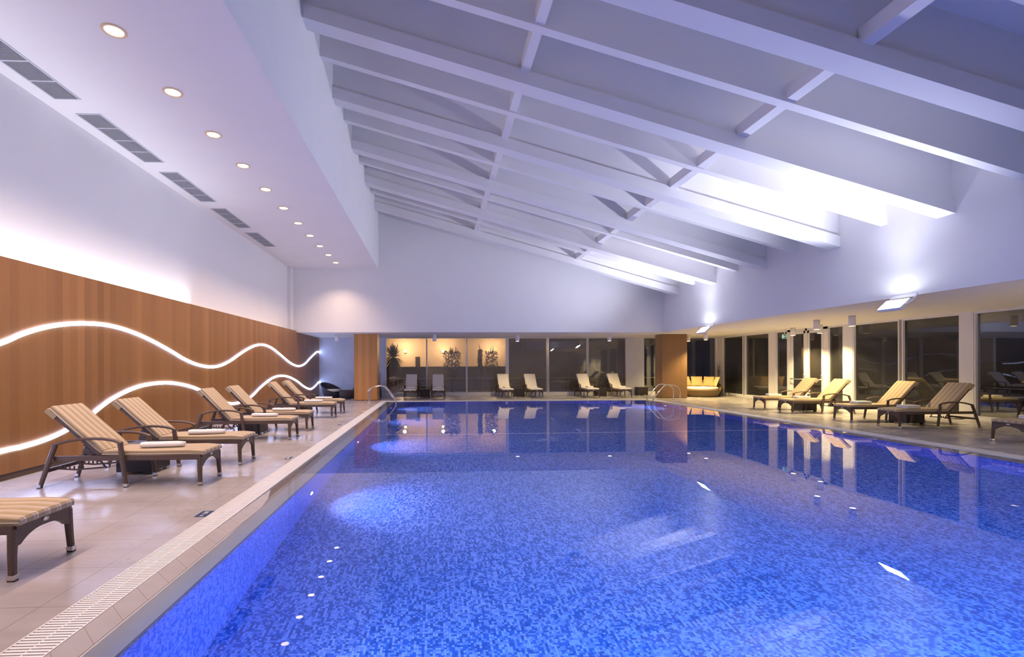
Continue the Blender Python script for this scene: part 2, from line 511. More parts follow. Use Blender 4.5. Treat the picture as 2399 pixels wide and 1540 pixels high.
# wooden wall panel with skirting, a ledge with a cove behind its top edge
PXP = -5.67
t = empty('wall_panel', (PXP, 8, 0))
tag(t, 'long orange wood veneer panel covering the lower left wall', 'wall panel')
def at(o, t):  # parts modelled in world space under an empty
    o.matrix_parent_inverse = Matrix.Translation(-Vector(t.location)); return o
b = MB(); b.box(PXP - .03, PXP, YN, YF, .09, 2.96); b.box(PXP - .03, PXP, YF, YW, .09, ZC); 
at(b.build('veneer', M['wood'], t), t)
b = MB(); b.box(PXP - .03, PXP - .012, YN, YW, 0, .09); at(b.build('skirting', M['skirt'], t), t)
b = MB(); b.box(XL, PXP - .03, YN, YF, 2.86, 2.90); struct('trim_41', b, M['plaster'])

# cove lamp behind the panel top
t = tag(empty('cove_lamp', (-5.82, 4.9, 2.91)), 'hidden light strip washing the white wall above the wood panel', 'cove light')
b = MB(); b.box(-.03, .03, -7.6, 7.2, 0, .02); b.build('housing', M['lampwhite'], t)
cl = add_light('cove_light', 'AREA', (-.02, -.2, .035), P_COVE, (.80, .84, 1.0), t, None, shape='RECTANGLE', size=.05, size_y=14.6, spread=1.9)
cl.rotation_euler = (PI, -.12, 0)

# wavy led tubes in shallow channels on the panel
def unproj_x(px_, py_, X):
    dx = px_ - PX; dy = PY - py_
    u = (dx * math.cos(ROLL) + dy * math.sin(ROLL)) / F; v = (-dx * math.sin(ROLL) + dy * math.cos(ROLL)) / F
    D = (math.sin(YAW) + u * math.cos(YAW), math.cos(YAW) - u * math.sin(YAW), v)
    q = X / D[0]; return (D[1] * q, 1.5 + D[2] * q)
wave_hi = [(5.2, 1.63), (5.8, 1.72)]
up_px = [(0, 804), (50, 783), (100, 768), (150, 760), (200, 758), (250, 762), (300, 775), (350, 796), (400, 823), (430, 841), (460, 854), (490, 860), (515, 857), (540, 845), (570, 824), (595, 811), (615, 808), (635, 815), (655, 830), (675, 847), (690, 856), (702, 858), (715, 852), (727, 839), (742, 825)]
lo_px = [(0, 1058), (50, 1047), (100, 1032), (145, 1013), (200, 982), (230, 958), (260, 936), (300, 915), (340, 902), (385, 897), (420, 900), (455, 909), (480, 921), (505, 935), (530, 944), (548, 946), (570, 940), (590, 928), (610, 908), (635, 888), (655, 881), (675, 883), (695, 893), (712, 906), (727, 912), (738, 905), (746, 896)]
def smooth_curve(P, n=6):
    out = []
    for i in range(len(P) - 1):
        p0 = P[max(i - 1, 0)]; p1 = P[i]; p2 = P[i + 1]; p3 = P[min(i + 2, len(P) - 1)]
        for k in range(n):
            t_ = k / n
            out.append(tuple(.5 * (2 * p1[j] + (p2[j] - p0[j]) * t_ + (2 * p0[j] - 5 * p1[j] + 4 * p2[j] - p3[j]) * t_ ** 2 + (-p0[j] + 3 * p1[j] - 3 * p2[j] + p3[j]) * t_ ** 3) for j in range(len(p1))))
    out.append(P[-1]); return out
for nm, pxs, pre, lab in (('wavy_light', up_px, [(2.0, 1.2), (3.5, 1.22), (4.9, 1.36), (5.8, 1.55)], 'glowing white wavy light line on the wood wall, the upper of the two'),
                          ('wavy_light', lo_px, [(2.0, .75), (3.3, .48), (4.6, .345), (5.7, .34)], 'glowing white wavy light line on the wood wall, the lower one behind the loungers')):
    P = pre + [unproj_x(a, c, PXP) for a, c in pxs]
    P = [p for p in P if p[0] < YW - .02] + [(YW - .01, P[-1][1])]
    P = smooth_curve(P, 5)
    t = tag(empty(nm, (PXP, 12, 1.2)), lab, 'wall light', 'wavy light lines on the wood wall')
    def ribbon(off0, off1, x0, x1):
        m = MB(); rings = []
        for i, p in enumerate(P):
            a = P[max(i - 1, 0)]; c = P[min(i + 1, len(P) - 1)]
            ty, tz = c[0] - a[0], c[1] - a[1]; L = math.hypot(ty, tz) or 1; ny, nz = -tz / L, ty / L
            y0_, z0_ = p[0] + ny * off0, p[1] + nz * off0; y1_, z1_ = p[0] + ny * off1, p[1] + nz * off1
            rings.append([(PXP + x0, y0_, z0_), (PXP + x1, y0_, z0_), (PXP + x1, y1_, z1_), (PXP + x0, y1_, z1_)])
        return m.loft(rings, None, True, False)
    at(ribbon(-.031, .031, .004, .018).build('light_tube', M['led'], t), t)
    at(ribbon(-.034, .034, .0, .004).build('backing_strip', M['silver'], t), t)

# ------------------------------------------------------------------ pool
pool = tag(empty('swimming_pool', (3.6, 11, 0)), 'large rectangular indoor pool lined with blue mosaic', 'swimming pool')
pool['kind'] = 'structure'
b = MB(); b.box(PX0 - .2, PX1 + .2, PY0 - .2, PY1 + .2, -1.4, -1.2); at(b.build('basin_floor', M['mosaic'], pool), pool)
b = MB()
zt = -.055
b.box(PX0 - .2, PX0, PY0 - .2, PY1 + .2, -1.2, zt); b.box(PX1, PX1 + .2, PY0 - .2, PY1 + .2, -1.2, zt)
b.box(PX0, PX1, PY1, PY1 + .2, -1.2, zt); b.box(PX0, PX1, PY0 - .2, PY0, -1.2, zt)
at(b.build('basin_wall', M['mosaicw'], pool), pool)
# white marker line across the floor and up the left wall
b = MB(); b.box(PX0, PX1, 12.02, 12.10, -1.2, -1.190); b.box(PX0, PX0 + .006, 12.02, 12.10, -1.2, -.75); at(b.build('floor_line', plain('pale_marker_tiles', (.62, .66, .9), .3), pool), pool)
# sloping coping: outer tile strip and pale glazed inner edge
def ring_strip(o0, o1, f0, f1, mat, name, seg=30):
    m = MB()
    def rect(o): return (PX0 - o, PX1 + o, PY0 - o, PY1 + o)
    def side(pa, pb, n):
        rows = []
        for i in range(n + 1):
            q = i / n
            rows.append([tuple(pa[0][j] + (pa[1][j] - pa[0][j]) * q for j in range(2)), tuple(pb[0][j] + (pb[1][j] - pb[0][j]) * q for j in range(2))])
        V = []; Fc = []
        for r_ in rows:
            V.append((r_[0][0], r_[0][1], f0(r_[0][1]))); V.append((r_[1][0], r_[1][1], f1(r_[1][1])))
        for i in range(n): Fc.append((2 * i, 2 * i + 1, 2 * i + 3, 2 * i + 2))
        m.add(V, Fc)
    a0, a1, c0, c1 = rect(o0); d0, d1, e0, e1 = rect(o1)
    side(((a0, c0), (a0, c1)), ((d0, e0), (d0, e1)), seg); side(((a1, c0), (a1, c1)), ((d1, e0), (d1, e1)), seg)
    side(((a0, c1), (a1, c1)), ((d0, e1), (d1, e1)), seg); side(((a0, c0), (a1, c0)), ((d0, e0), (d1, e0)), seg)
    return at(m.build(name, mat, pool, fixn=False), pool)
ZW = -.016
dip = lambda y: 0.0 if y < 4.5 else min(1, (y - 4.5) / 2.0)
ring_strip(.19, .36, lambda y: -.012 - .010 * dip(y), lambda y: -.003 - .016 * dip(y), M['coping'], 'coping_tiles')
ring_strip(.02, .19, lambda y: -.045, lambda y: -.014 - .012 * dip(y), M['coping2'], 'coping_edge')
ring_strip(-.004, .02, lambda y: -.06, lambda y: -.045, plain('slate_edge_tile', (.12, .12, .2), .3), 'edge_trim')
# grate ring
def grate(name, lab, x0, x1, y0, y1, along):
    g_ = tag(empty(name, ((x0 + x1) / 2, (y0 + y1) / 2, -.02)), lab, 'drain grate', 'drain grates around the pool')
    m = MB()
    if along == 'y':
        n = int((y1 - y0) / .028)
        for i in range(n):
            yy = y0 + i * .028
            m.box(x0 + .008, x1 - .008, yy, yy + .017, -.012, -.001)
        m.box((x0 + x1) / 2 - .005, (x0 + x1) / 2 + .005, y0, y1, -.014, -.003)
    else:
        n = int((x1 - x0) / .028)
        for i in range(n):
            xx = x0 + i * .028
            m.box(xx, xx + .017, y0 + .008, y1 - .008, -.012, -.001)
        m.box(x0, x1, (y0 + y1) / 2 - .005, (y0 + y1) / 2 + .005, -.014, -.003)
    at(m.build('slats', M['grate'], g_), g_)
    m = MB()
    if along == 'y': m.box(x0, x0 + .008, y0, y1, -.03, .001); m.box(x1 - .008, x1, y0, y1, -.03, .0)
    else: m.box(x0, x1, y0, y0 + .008, -.03, 0); m.box(x0, x1, y1 - .008, y1, -.03, .001)
    at(m.build('edge_rail', M['grate'], g_), g_)
    m = MB(); m.box(x0, x1, y0, y1, -.10, -.09); at(m.build('channel', M['dark'], g_), g_)
gi = .36
grate('drain_grate', 'white slatted drain grate along the left pool edge', GX0, PX0 - gi, PY0 - gi, PY1 + gi, 'y')
grate('drain_grate', 'white slatted drain grate along the right pool edge', PX1 + gi, GX1, PY0 - gi, PY1 + gi, 'y')
grate('drain_grate', 'white slatted drain grate along the far pool edge', GX0, GX1, PY1 + gi, GY1, 'x')
grate('drain_grate', 'white slatted drain grate along the near pool edge', GX0, GX1, GY0, PY0 - gi, 'x')
# water sheet
m = MB()
nx, ny = 40, 60
wx0, wx1, wy0, wy1 = PX0 - .35, PX1 + .35, PY0 - .35, PY1 + .35
m.add([(wx0 + (wx1 - wx0) * i / nx, wy0 + (wy1 - wy0) * j / ny, ZW) for j in range(ny + 1) for i in range(nx + 1)],
      [(j * (nx + 1) + i, j * (nx + 1) + i + 1, (j + 1) * (nx + 1) + i + 1, (j + 1) * (nx + 1) + i) for j in range(ny) for i in range(nx)], True)
wo = m.build('pool_water', M['water'], None, fixn=False)
tag(wo, 'still blue water filling the indoor pool', 'water', kind='stuff')

# underwater lamps in the pool walls
def pool_lamp(x, y, z, nx_, ny_, lab, power, color, blend=.8, size=2.6, group='pool lamps in the left pool wall', tgt=None):
    t = tag(empty('pool_lamp', (x, y, z), math.atan2(ny_, nx_)), lab, 'pool light', group)
    R = Matrix.Rotation(PI / 2, 4, 'Y')
    MB().lathe([(.0, .0), (.085, .0), (.085, .012), (.06, .018)], M=R, n=24).build('rim', M['chrome'], t)
    MB().lathe([(.06, .016), (.04, .024), (.0, .027)], M=R, n=24).build('lens', M['lens_pool'], t)
    add_light('pool_light', 'SPOT', (.06, 0, 0), power, color, t, tgt or (1, 0, -.12), spot_size=size, spot_blend=blend, shadow_soft_size=.05)
for i, yy in enumerate((2.65, 6.6, 10.55, 14.5, 18.45)):
    lab = ['near the foreground', 'beside the second lounger', 'beside the fourth lounger', 'short of the far end', 'by the far left ladder'][i]
    pool_lamp(PX0 + .002, yy, -.72, 1, 0, 'round underwater lamp in the left pool wall %s' % lab, P_POOL, (.70, .58, 1.0), size=2.1, blend=1.0, tgt=(1, 0, -.15))
for i, xx in enumerate((.6, 3.6, 6.6)):  # unseen lamps below the view, added to light the basin blue
    lab = ['left', 'middle', 'right'][i]
    pool_lamp(xx, PY0 + .002, -.7, 0, 1, 'unseen round lamp added in the near pool wall, %s one' % lab, P_POOL_NEAR, (.13, .46, 1.0), group='added pool lamps in the near pool wall')
pool_lamp(PX1 - .002, 18.45, -.72, -1, 0, 'round underwater lamp in the right pool wall near the far right ladder', P_POOL, (.62, .52, 1.0), group=None)

# ladders (hand rails)
def ladder(base, water, ys, lab):
    t = tag(empty('pool_handrail', (base, sum(ys) / 2, 0)), lab, 'handrail', 'pool handrails')
    s = 1 if water > base else -1
    L = abs(water - base)
    for y in ys:
        yy = y - sum(ys) / 2
        P = smooth_curve([(0, yy, 0), (0, yy, .25), (0, yy, .45), (s * .03, yy, .56), (s * .14, yy, .63), (s * .32, yy, .68), (s * .50, yy, .70), (s * .62, yy, .67), (s * .72, yy, .58), (s * (L - .12), yy, .25), (s * (L - .02), yy, .10), (s * L, yy, 0), (s * L, yy, -.25), (s * L, yy, -.8)], 4)
        MB().tube(P, .020, 10, up=(0, 1, 0)).build('rail', M['chrome'], t)
        MB().lathe([(0, .0), (.045, .0), (.045, .012), (.022, .018), (.021, .03)], c=(0, yy), n=16).build('base_flange', M['chrome'], t)
ladder(-2.64, -1.56, (19.55, 20.0), 'curved steel pool handrail pair at the far left corner of the pool')
ladder(9.96, 8.83, (19.36, 19.92), 'curved steel pool handrail pair at the far right corner of the pool')

# floor signs
SEG = {'0': 'abcdef', '1': 'bc', '3': 'abgcd', '5': 'afgcd'}
def floor_sign(x, y, w, l, lab, rows, grp=True):
    t = tag(empty('depth_sign', (x, y, 0)), lab, 'sign', 'depth signs in the floor')
    MB().box(-w / 2, w / 2, -l / 2, l / 2, -.002, .002).build('plate', M['navy'], t)
    m = MB()
    # digits lie on their side, to be read from the pool edge
    def seg(x0, x1, y0, y1): m.box(min(x0, x1), max(x0, x1), min(y0, y1), max(y0, y1), .002, .0032)
    for (txt, cx, cyy, hh) in rows:
        ww = hh * .5; th = hh * .16; n = len(txt)
        for i, chx in enumerate(txt):
            ox = cyy - (n * ww * 1.35) / 2 + i * ww * 1.35
            for sgm in SEG.get(chx, 'abcdefg'):
                d = {'a': (0, th, 0, ww), 'd': (hh - th, hh, 0, ww), 'g': (hh / 2 - th / 2, hh / 2 + th / 2, 0, ww), 'f': (0, hh / 2, 0, th), 'e': (hh / 2, hh, 0, th), 'b': (0, hh / 2, ww - th, ww), 'c': (hh / 2, hh, ww - th, ww)}[sgm]
                seg(cx - hh / 2 + d[0], cx - hh / 2 + d[1], ox + d[2], ox + d[3])
    m.build('lettering', M['signwhite'], t)
floor_sign(-2.345, 5.06, .115, .20, 'small navy floor sign with white figures by the grate near the front lounger', [('130', .0, .03, .05), ('05', .0, -.055, .035)])
floor_sign(-2.385, 8.06, .09, .21, 'small navy floor sign with a white bent arrow beside the grate', [])
# arrow on the second sign
t2 = [o for o in bpy.data.objects if o.name.startswith('depth_sign')][-1]
MB().box(-.02, .02, -.07, -.02, .002, .0032).box(-.02, -.008, -.02, .05, .002, .0032).box(-.035, .01, .05, .075, .002, .0032).build('arrow', M['signwhite'], t2)
floor_sign(-2.41, 12.5, .10, .18, 'tiny navy floor sign by the grate, farthest from the camera', [('15', .0, .0, .05)])

# ------------------------------------------------------------------ windows
wn_ = [0]
def window(axis, c, a0, a1, z0, z1, fog=False, rail=.86, depth=.10, fw=.035, label=None):
    """axis 'y': window in plane Y=c spanning X a0..a1; axis 'x': plane X=c spanning Y a0..a1"""
    wn_[0] += 1
    t = empty('window_%d' % wn_[0], ((a0 + a1) / 2, c, z0) if axis == 'y' else (c, (a0 + a1) / 2, z0)); t['kind'] = 'structure'
    def bx(m, u0, u1, d0, d1, zz0, zz1):
        if axis == 'y': m.box(u0, u1, c + d0, c + d1, zz0, zz1)
        else: m.box(c + d0, c + d1, u0, u1, zz0, zz1)
    m = MB()
    bx(m, a0 - fw, a0, -.02, depth, z0 - fw, z1 + fw); bx(m, a1, a1 + fw, -.02, depth, z0 - fw, z1 + fw)
    bx(m, a0, a1, -.02, depth, z0 - fw, z0); bx(m, a0, a1, -.02, depth, z1, z1 + fw)
    at(m.build('window_frame', M['frame'], t), t)
    m = MB(); bx(m, a0, a1, .05, .052, z0, z1); at(m.build('pane', M['fogglass'] if fog else M['glass'], t), t)
    if rail:
        m = MB(); bx(m, a0, a1, .16, .175, rail, rail + .018); at(m.build('guard_rail', M['silver'], t), t)
far_w = [(-2.38, -.42, False), (-.36, 1.56, True), (1.64, 3.56, True), (3.71, 5.63, True), (5.74, 7.67, True), (7.76, 9.66, True), (10.60, 12.55, False), (12.62, 14.32, False)]
for a0, a1, fg in far_w: window('y', YW, a0, a1, .17, ZC - .04, fg)
right_w = [(22.09 + .05, 23.68), (20.37, 21.94), (19.26, 19.90), (16.55, 17.17), (14.50, 16.08), (12.74, 14.34), (10.7, 12.33), (8.9, 10.6), (6.9, 8.5)]
for a0, a1 in right_w: window('x', XR, a0, a1, .12, ZC - .06)
# wall pieces around the windows
b = MB()
b.box(XL, -2.42, YW, YW + .25, 0, ZC); struct('wall_alcove', b, M['bplaster'])
b = MB()
b.box(-2.42, XR + .3, YW - .02, YW + .12, 0, .135)
b.box(3.595, 3.675, YW - .02, YW + .12, .135, ZC); b.box(9.695, 10.565, YW - .03, YW + .12, .135, ZC)
b.box(14.355, XR + .2, YW - .02, YW + .12, .135, ZC)
struct('wall_window_far', b, M['frame'])
b = MB()
for a0, a1 in ((23.72, YW + .1), (19.94, 20.33), (16.12, 16.51), (12.37, 12.70), (8.54, 8.86), (YN, 6.86)): b.box(XR - .03, XR + .15, a0, a1, 0, ZC)
for a0, a1 in ((6.86, 16.9), (19.1, 23.75)): b.box(XR - .02, XR + .14, a0, a1, 0, .085)
b.box(XR - .02, XR + .15, YN, YW, ZC - .025, ZC)
struct('wall_window_right', b, M['frame'])
# double door with push bars
dn = [0]
for (a0, a1, lab) in ((18.28, 19.03, 'far'), (17.41, 18.17, 'near')):
    dn[0] += 1
    t = empty('door_%d' % dn[0], (XR, (a0 + a1) / 2, 0)); t['kind'] = 'structure'
    m = MB(); z1 = ZC - .09
    m.box(XR - .02, XR + .05, a0, a0 + .085, .02, z1); m.box(XR - .02, XR + .05, a1 - .085, a1, .02, z1)
    m.box(XR - .02, XR + .05, a0, a1, .02, .2); m.box(XR - .02, XR + .05, a0, a1, z1 - .10, z1)
    at(m.build('door_frame', M['frame'], t), t)
    m = MB(); m.box(XR + .01, XR + .014, a0 + .08, a1 - .08, .2, z1 - .1); at(m.build('pane', M['glass'], t), t)
    m = MB(); m.tube([(XR - .10, a0 + .04, .93), (XR - .10, a1 - .04, .93)], .016, 8)
    m.tube([(XR - .02, a0 + .05, 1.0), (XR - .10, a0 + .04, .93)], .014, 8); m.tube([(XR - .02, a1 - .05, 1.0), (XR - .10, a1 - .04, .93)], .014, 8)
    at(m.build('push_bar', M['silver'], t), t)
    m = MB(); m.box(XR - .07, XR - .02, a0 + .02, a0 + .08, .92, 1.12, ch=.02); at(m.build('lock_case', M['silver'], t), t)
b = MB(); b.box(XR - .03, XR + .12, 19.05, 19.22, 0, ZC); b.box(XR - .03, XR + .12, 17.2, 17.39, 0, ZC); b.box(XR - .03, XR + .12, 18.18, 18.27, 0, ZC); b.box(XR - .03, XR + .12, 17.2, 19.22, ZC - .085, ZC)
o = struct('trim_40', b, M['frame'])
# exit sign
t = tag(empty('exit_sign', (13.9, 18.75, 2.62)), 'small green emergency exit sign hanging above the double door', 'sign')
MB().box(-.02, .02, -.12, .12, -.09, .09).build('housing', M['lampwhite'], t)
MB().box(-.024, -.02, -.105, .105, -.075, .075).build('panel', M['exit'], t)
m = MB(); m.box(-.027, -.024, .02, .08, -.06, .06)
m.prism([(-.08, .0), (-.04, .03), (-.04, .012), (.0, .012), (.0, -.012), (-.04, -.012), (-.04, -.03)], -.027, -.024, 'x'); m.build('symbol', M['exitw'], t)
MB().box(-.01, .01, -.01, .01, .09, .28).build('hanger', M['lampwhite'], t)

# wood clad columns
for wm, x0, x1, y0, y1, lab in (('wood_lit', -3.49, -2.49, 21.3, 22.1, 'square orange wood clad column left of the pool, far end'), ('wood_brown', 10.3, 11.45, 21.6, 22.3, 'square brown wood clad column at the far right pool corner')):
    t = tag(empty('wood_column', ((x0 + x1) / 2, (y0 + y1) / 2, 0)), lab, 'column', 'wood clad columns')
    b = MB(); b.box(x0, x1, y0, y1, .025, ZC); at(b.build('cladding', M[wm], t), t)
    b = MB(); b.box(x0 + .015, x1 - .015, y0 + .015, y1 - .015, 0, .03); at(b.build('plinth', M['skirt'], t), t)

# ------------------------------------------------------------------ ceiling fittings
# recessed downlights in the left soffit
dl = empty('downlight', (-3.82, 6.0, ZS))
MB().lathe([(.135, 0.0), (.135, -.010), (.105, -.014), (.098, -.002)], n=28).build('trim_ring', M['trim'], dl)
MB().lathe([(.10, -.004), (.0, -.005)], n=28).build('lens', M['lens_warm'], dl)
add_light('downlight_lamp', 'SPOT', (0, 0, -.03), P_DOWN, C_WARM, dl, (0, 0, -1), spot_size=2.1, spot_blend=.75, shadow_soft_size=.08)
for i in range(-4, 11):
    o = dl if i == -4 else copy_tree(dl)
    o.location = (-3.82, 6.0 + 1.31 * i, ZS)
    if i >= 0:
        lab = 'round warm recessed soffit lamp, %s' % ('largest and nearest of the row' if i == 0 else ('last of the row, by the far wall' if i == 10 else '%s from the near end' % (ordn + ['tenth'])[i]))
    else: lab = 'added round recessed soffit lamp outside the view, %s before the row' % ordn[-i - 1]  # unseen nearer lamps, added for the light they give
    tag(o, lab, 'ceiling lamp', 'recessed lamps in the left soffit')

# air vents
vl = ['at the left picture edge, nearest', 'second from the near end', 'third and middle one', 'fourth, past the middle', 'smallest, farthest one']
for i, (y0, y1) in enumerate(((5.72, 7.54), (8.0, 9.8), (10.33, 12.1), (12.65, 14.35), (14.91, 16.57))):
    t = tag(empty('air_vent', (-5.49, (y0 + y1) / 2, ZS)), 'long dark louvred air vent in the soffit, %s' % vl[i], 'air vent', 'air vents in the left soffit')
    x0, x1 = -.175, .175; h = (y1 - y0) / 2
    MB().box(x0, x1, -h, h, -.004, .0).build('backing', M['dark'], t)
    m = MB(); m.box(x0 - .02, x0, -h - .02, h + .02, -.012, 0); m.box(x1, x1 + .02, -h - .02, h + .02, -.012, 0)
    m.box(x0, x1, -h - .02, -h, -.012, 0); m.box(x0, x1, h, h + .02, -.012, 0)
    for k in (-.5, 0, .5): m.box(x0, x1, k * h - .012, k * h + .012, -.011, -.004)
    m.build('vent_frame', M['louvre'], t)
    m = MB()
    for k in range(14): xx = x0 + .35 * (k + .5) / 14; m.box(xx - .0035, xx + .0035, -h, h, -.010, -.004)
    m.build('louvres', M['louvre'], t)

# cylinder spots on the low ceiling
def cyl(x, y, lit, lab, group='cylinder lamps on the low ceiling', power=1.0):
    t = tag(empty('cylinder_lamp', (x, y, ZC)), lab, 'ceiling lamp', group)
    MB().lathe([(.0, 0), (.088, 0), (.088, -.30), (.078, -.30), (.078, -.27)], n=24).build('shade', M['lampwhite'], t)
    MB().lathe([(.078, -.297), (.0, -.302)], n=24).build('lens', M['lens_warm'] if lit else M['lens_off'], t)
    if lit: add_light('spot_lamp', 'SPOT', (0, 0, -.33), P_SPOT * power, C_YEL, t, (0, 0, -1), spot_size=2.2, spot_blend=.7, shadow_soft_size=.05)
cyl(-4.28, 21.6, False, 'unlit white cylinder lamp on the ceiling above the left tub chair')
cyl(0.0, 21.75, False, 'unlit white cylinder lamp between the two leftmost far windows')
cyl(3.77, 22.0, True, 'white cylinder lamp above the middle pair of far white loungers', power=.35)
cyl(7.95, 21.8, True, 'white cylinder lamp above the right pair of far white loungers', power=.55)
cyl(11.88, 22.3, True, 'white cylinder lamp in front of the daybed, just right of the brown column', power=.8)
cyl(11.98, 21.0, True, 'white cylinder lamp under the far floodlight', power=1.0)
cyl(13.6, 17.9, True, 'white cylinder lamp beside the exit sign', power=1.1)
cyl(13.6, 16.6, True, 'white cylinder lamp in front of the near door leaf', power=1.1)
cyl(12.0, 14.78, True, 'white cylinder lamp over the walkway by the door, farther of two', power=.8)
cyl(12.0, 13.48, True, 'white cylinder lamp over the walkway, nearest in view', power=.8)
for yy, w_ in ((7.0, 'first'), (5.2, 'second'), (3.0, 'third')):  # unseen lamps, added to throw yellow light on the right deck
    cyl(13.5, yy, True, 'added white cylinder lamp on the right ceiling outside the view, %s' % w_, power=1.0)

# floodlights under the right fascia
for (y, lab) in ((9.64, 'blazing white floodlight under the right wall edge, the nearer and larger one'), (16.75, 'blazing white floodlight under the right wall edge, the farther one by the daybed')):
    t = tag(empty('floodlight', (9.46, y, 2.74)), lab, 'floodlight', 'floodlights on the right wall')
    R = Matrix.Rotation(math.radians(-42), 4, 'Y')
    MB().box(-.15, .15, -.26, .26, -.07, 0, M=R, ch=.015).build('housing', M['lampwhite'], t)
    MB().box(-.13, .13, -.24, .24, .0005, .006, M=R).build('glass', M['lens_flood'], t)
    m = MB(); m.bar([(.0, -.275, -.02), (.12, -.275, .03), (.24, -.275, .16)], .012, .03); m.bar([(.0, .275, -.02), (.12, .275, .03), (.24, .275, .16)], .012, .03)
    m.box(.225, .24, -.285, .285, .13, .20); m.build('bracket', M['lampwhite'], t)
    add_light('flood_beam', 'SPOT', (-.03, 0, .05), P_FLOOD, C_FLOOD, t, (-.74, 0, .67), spot_size=2.45, spot_blend=1.0, shadow_soft_size=.12)

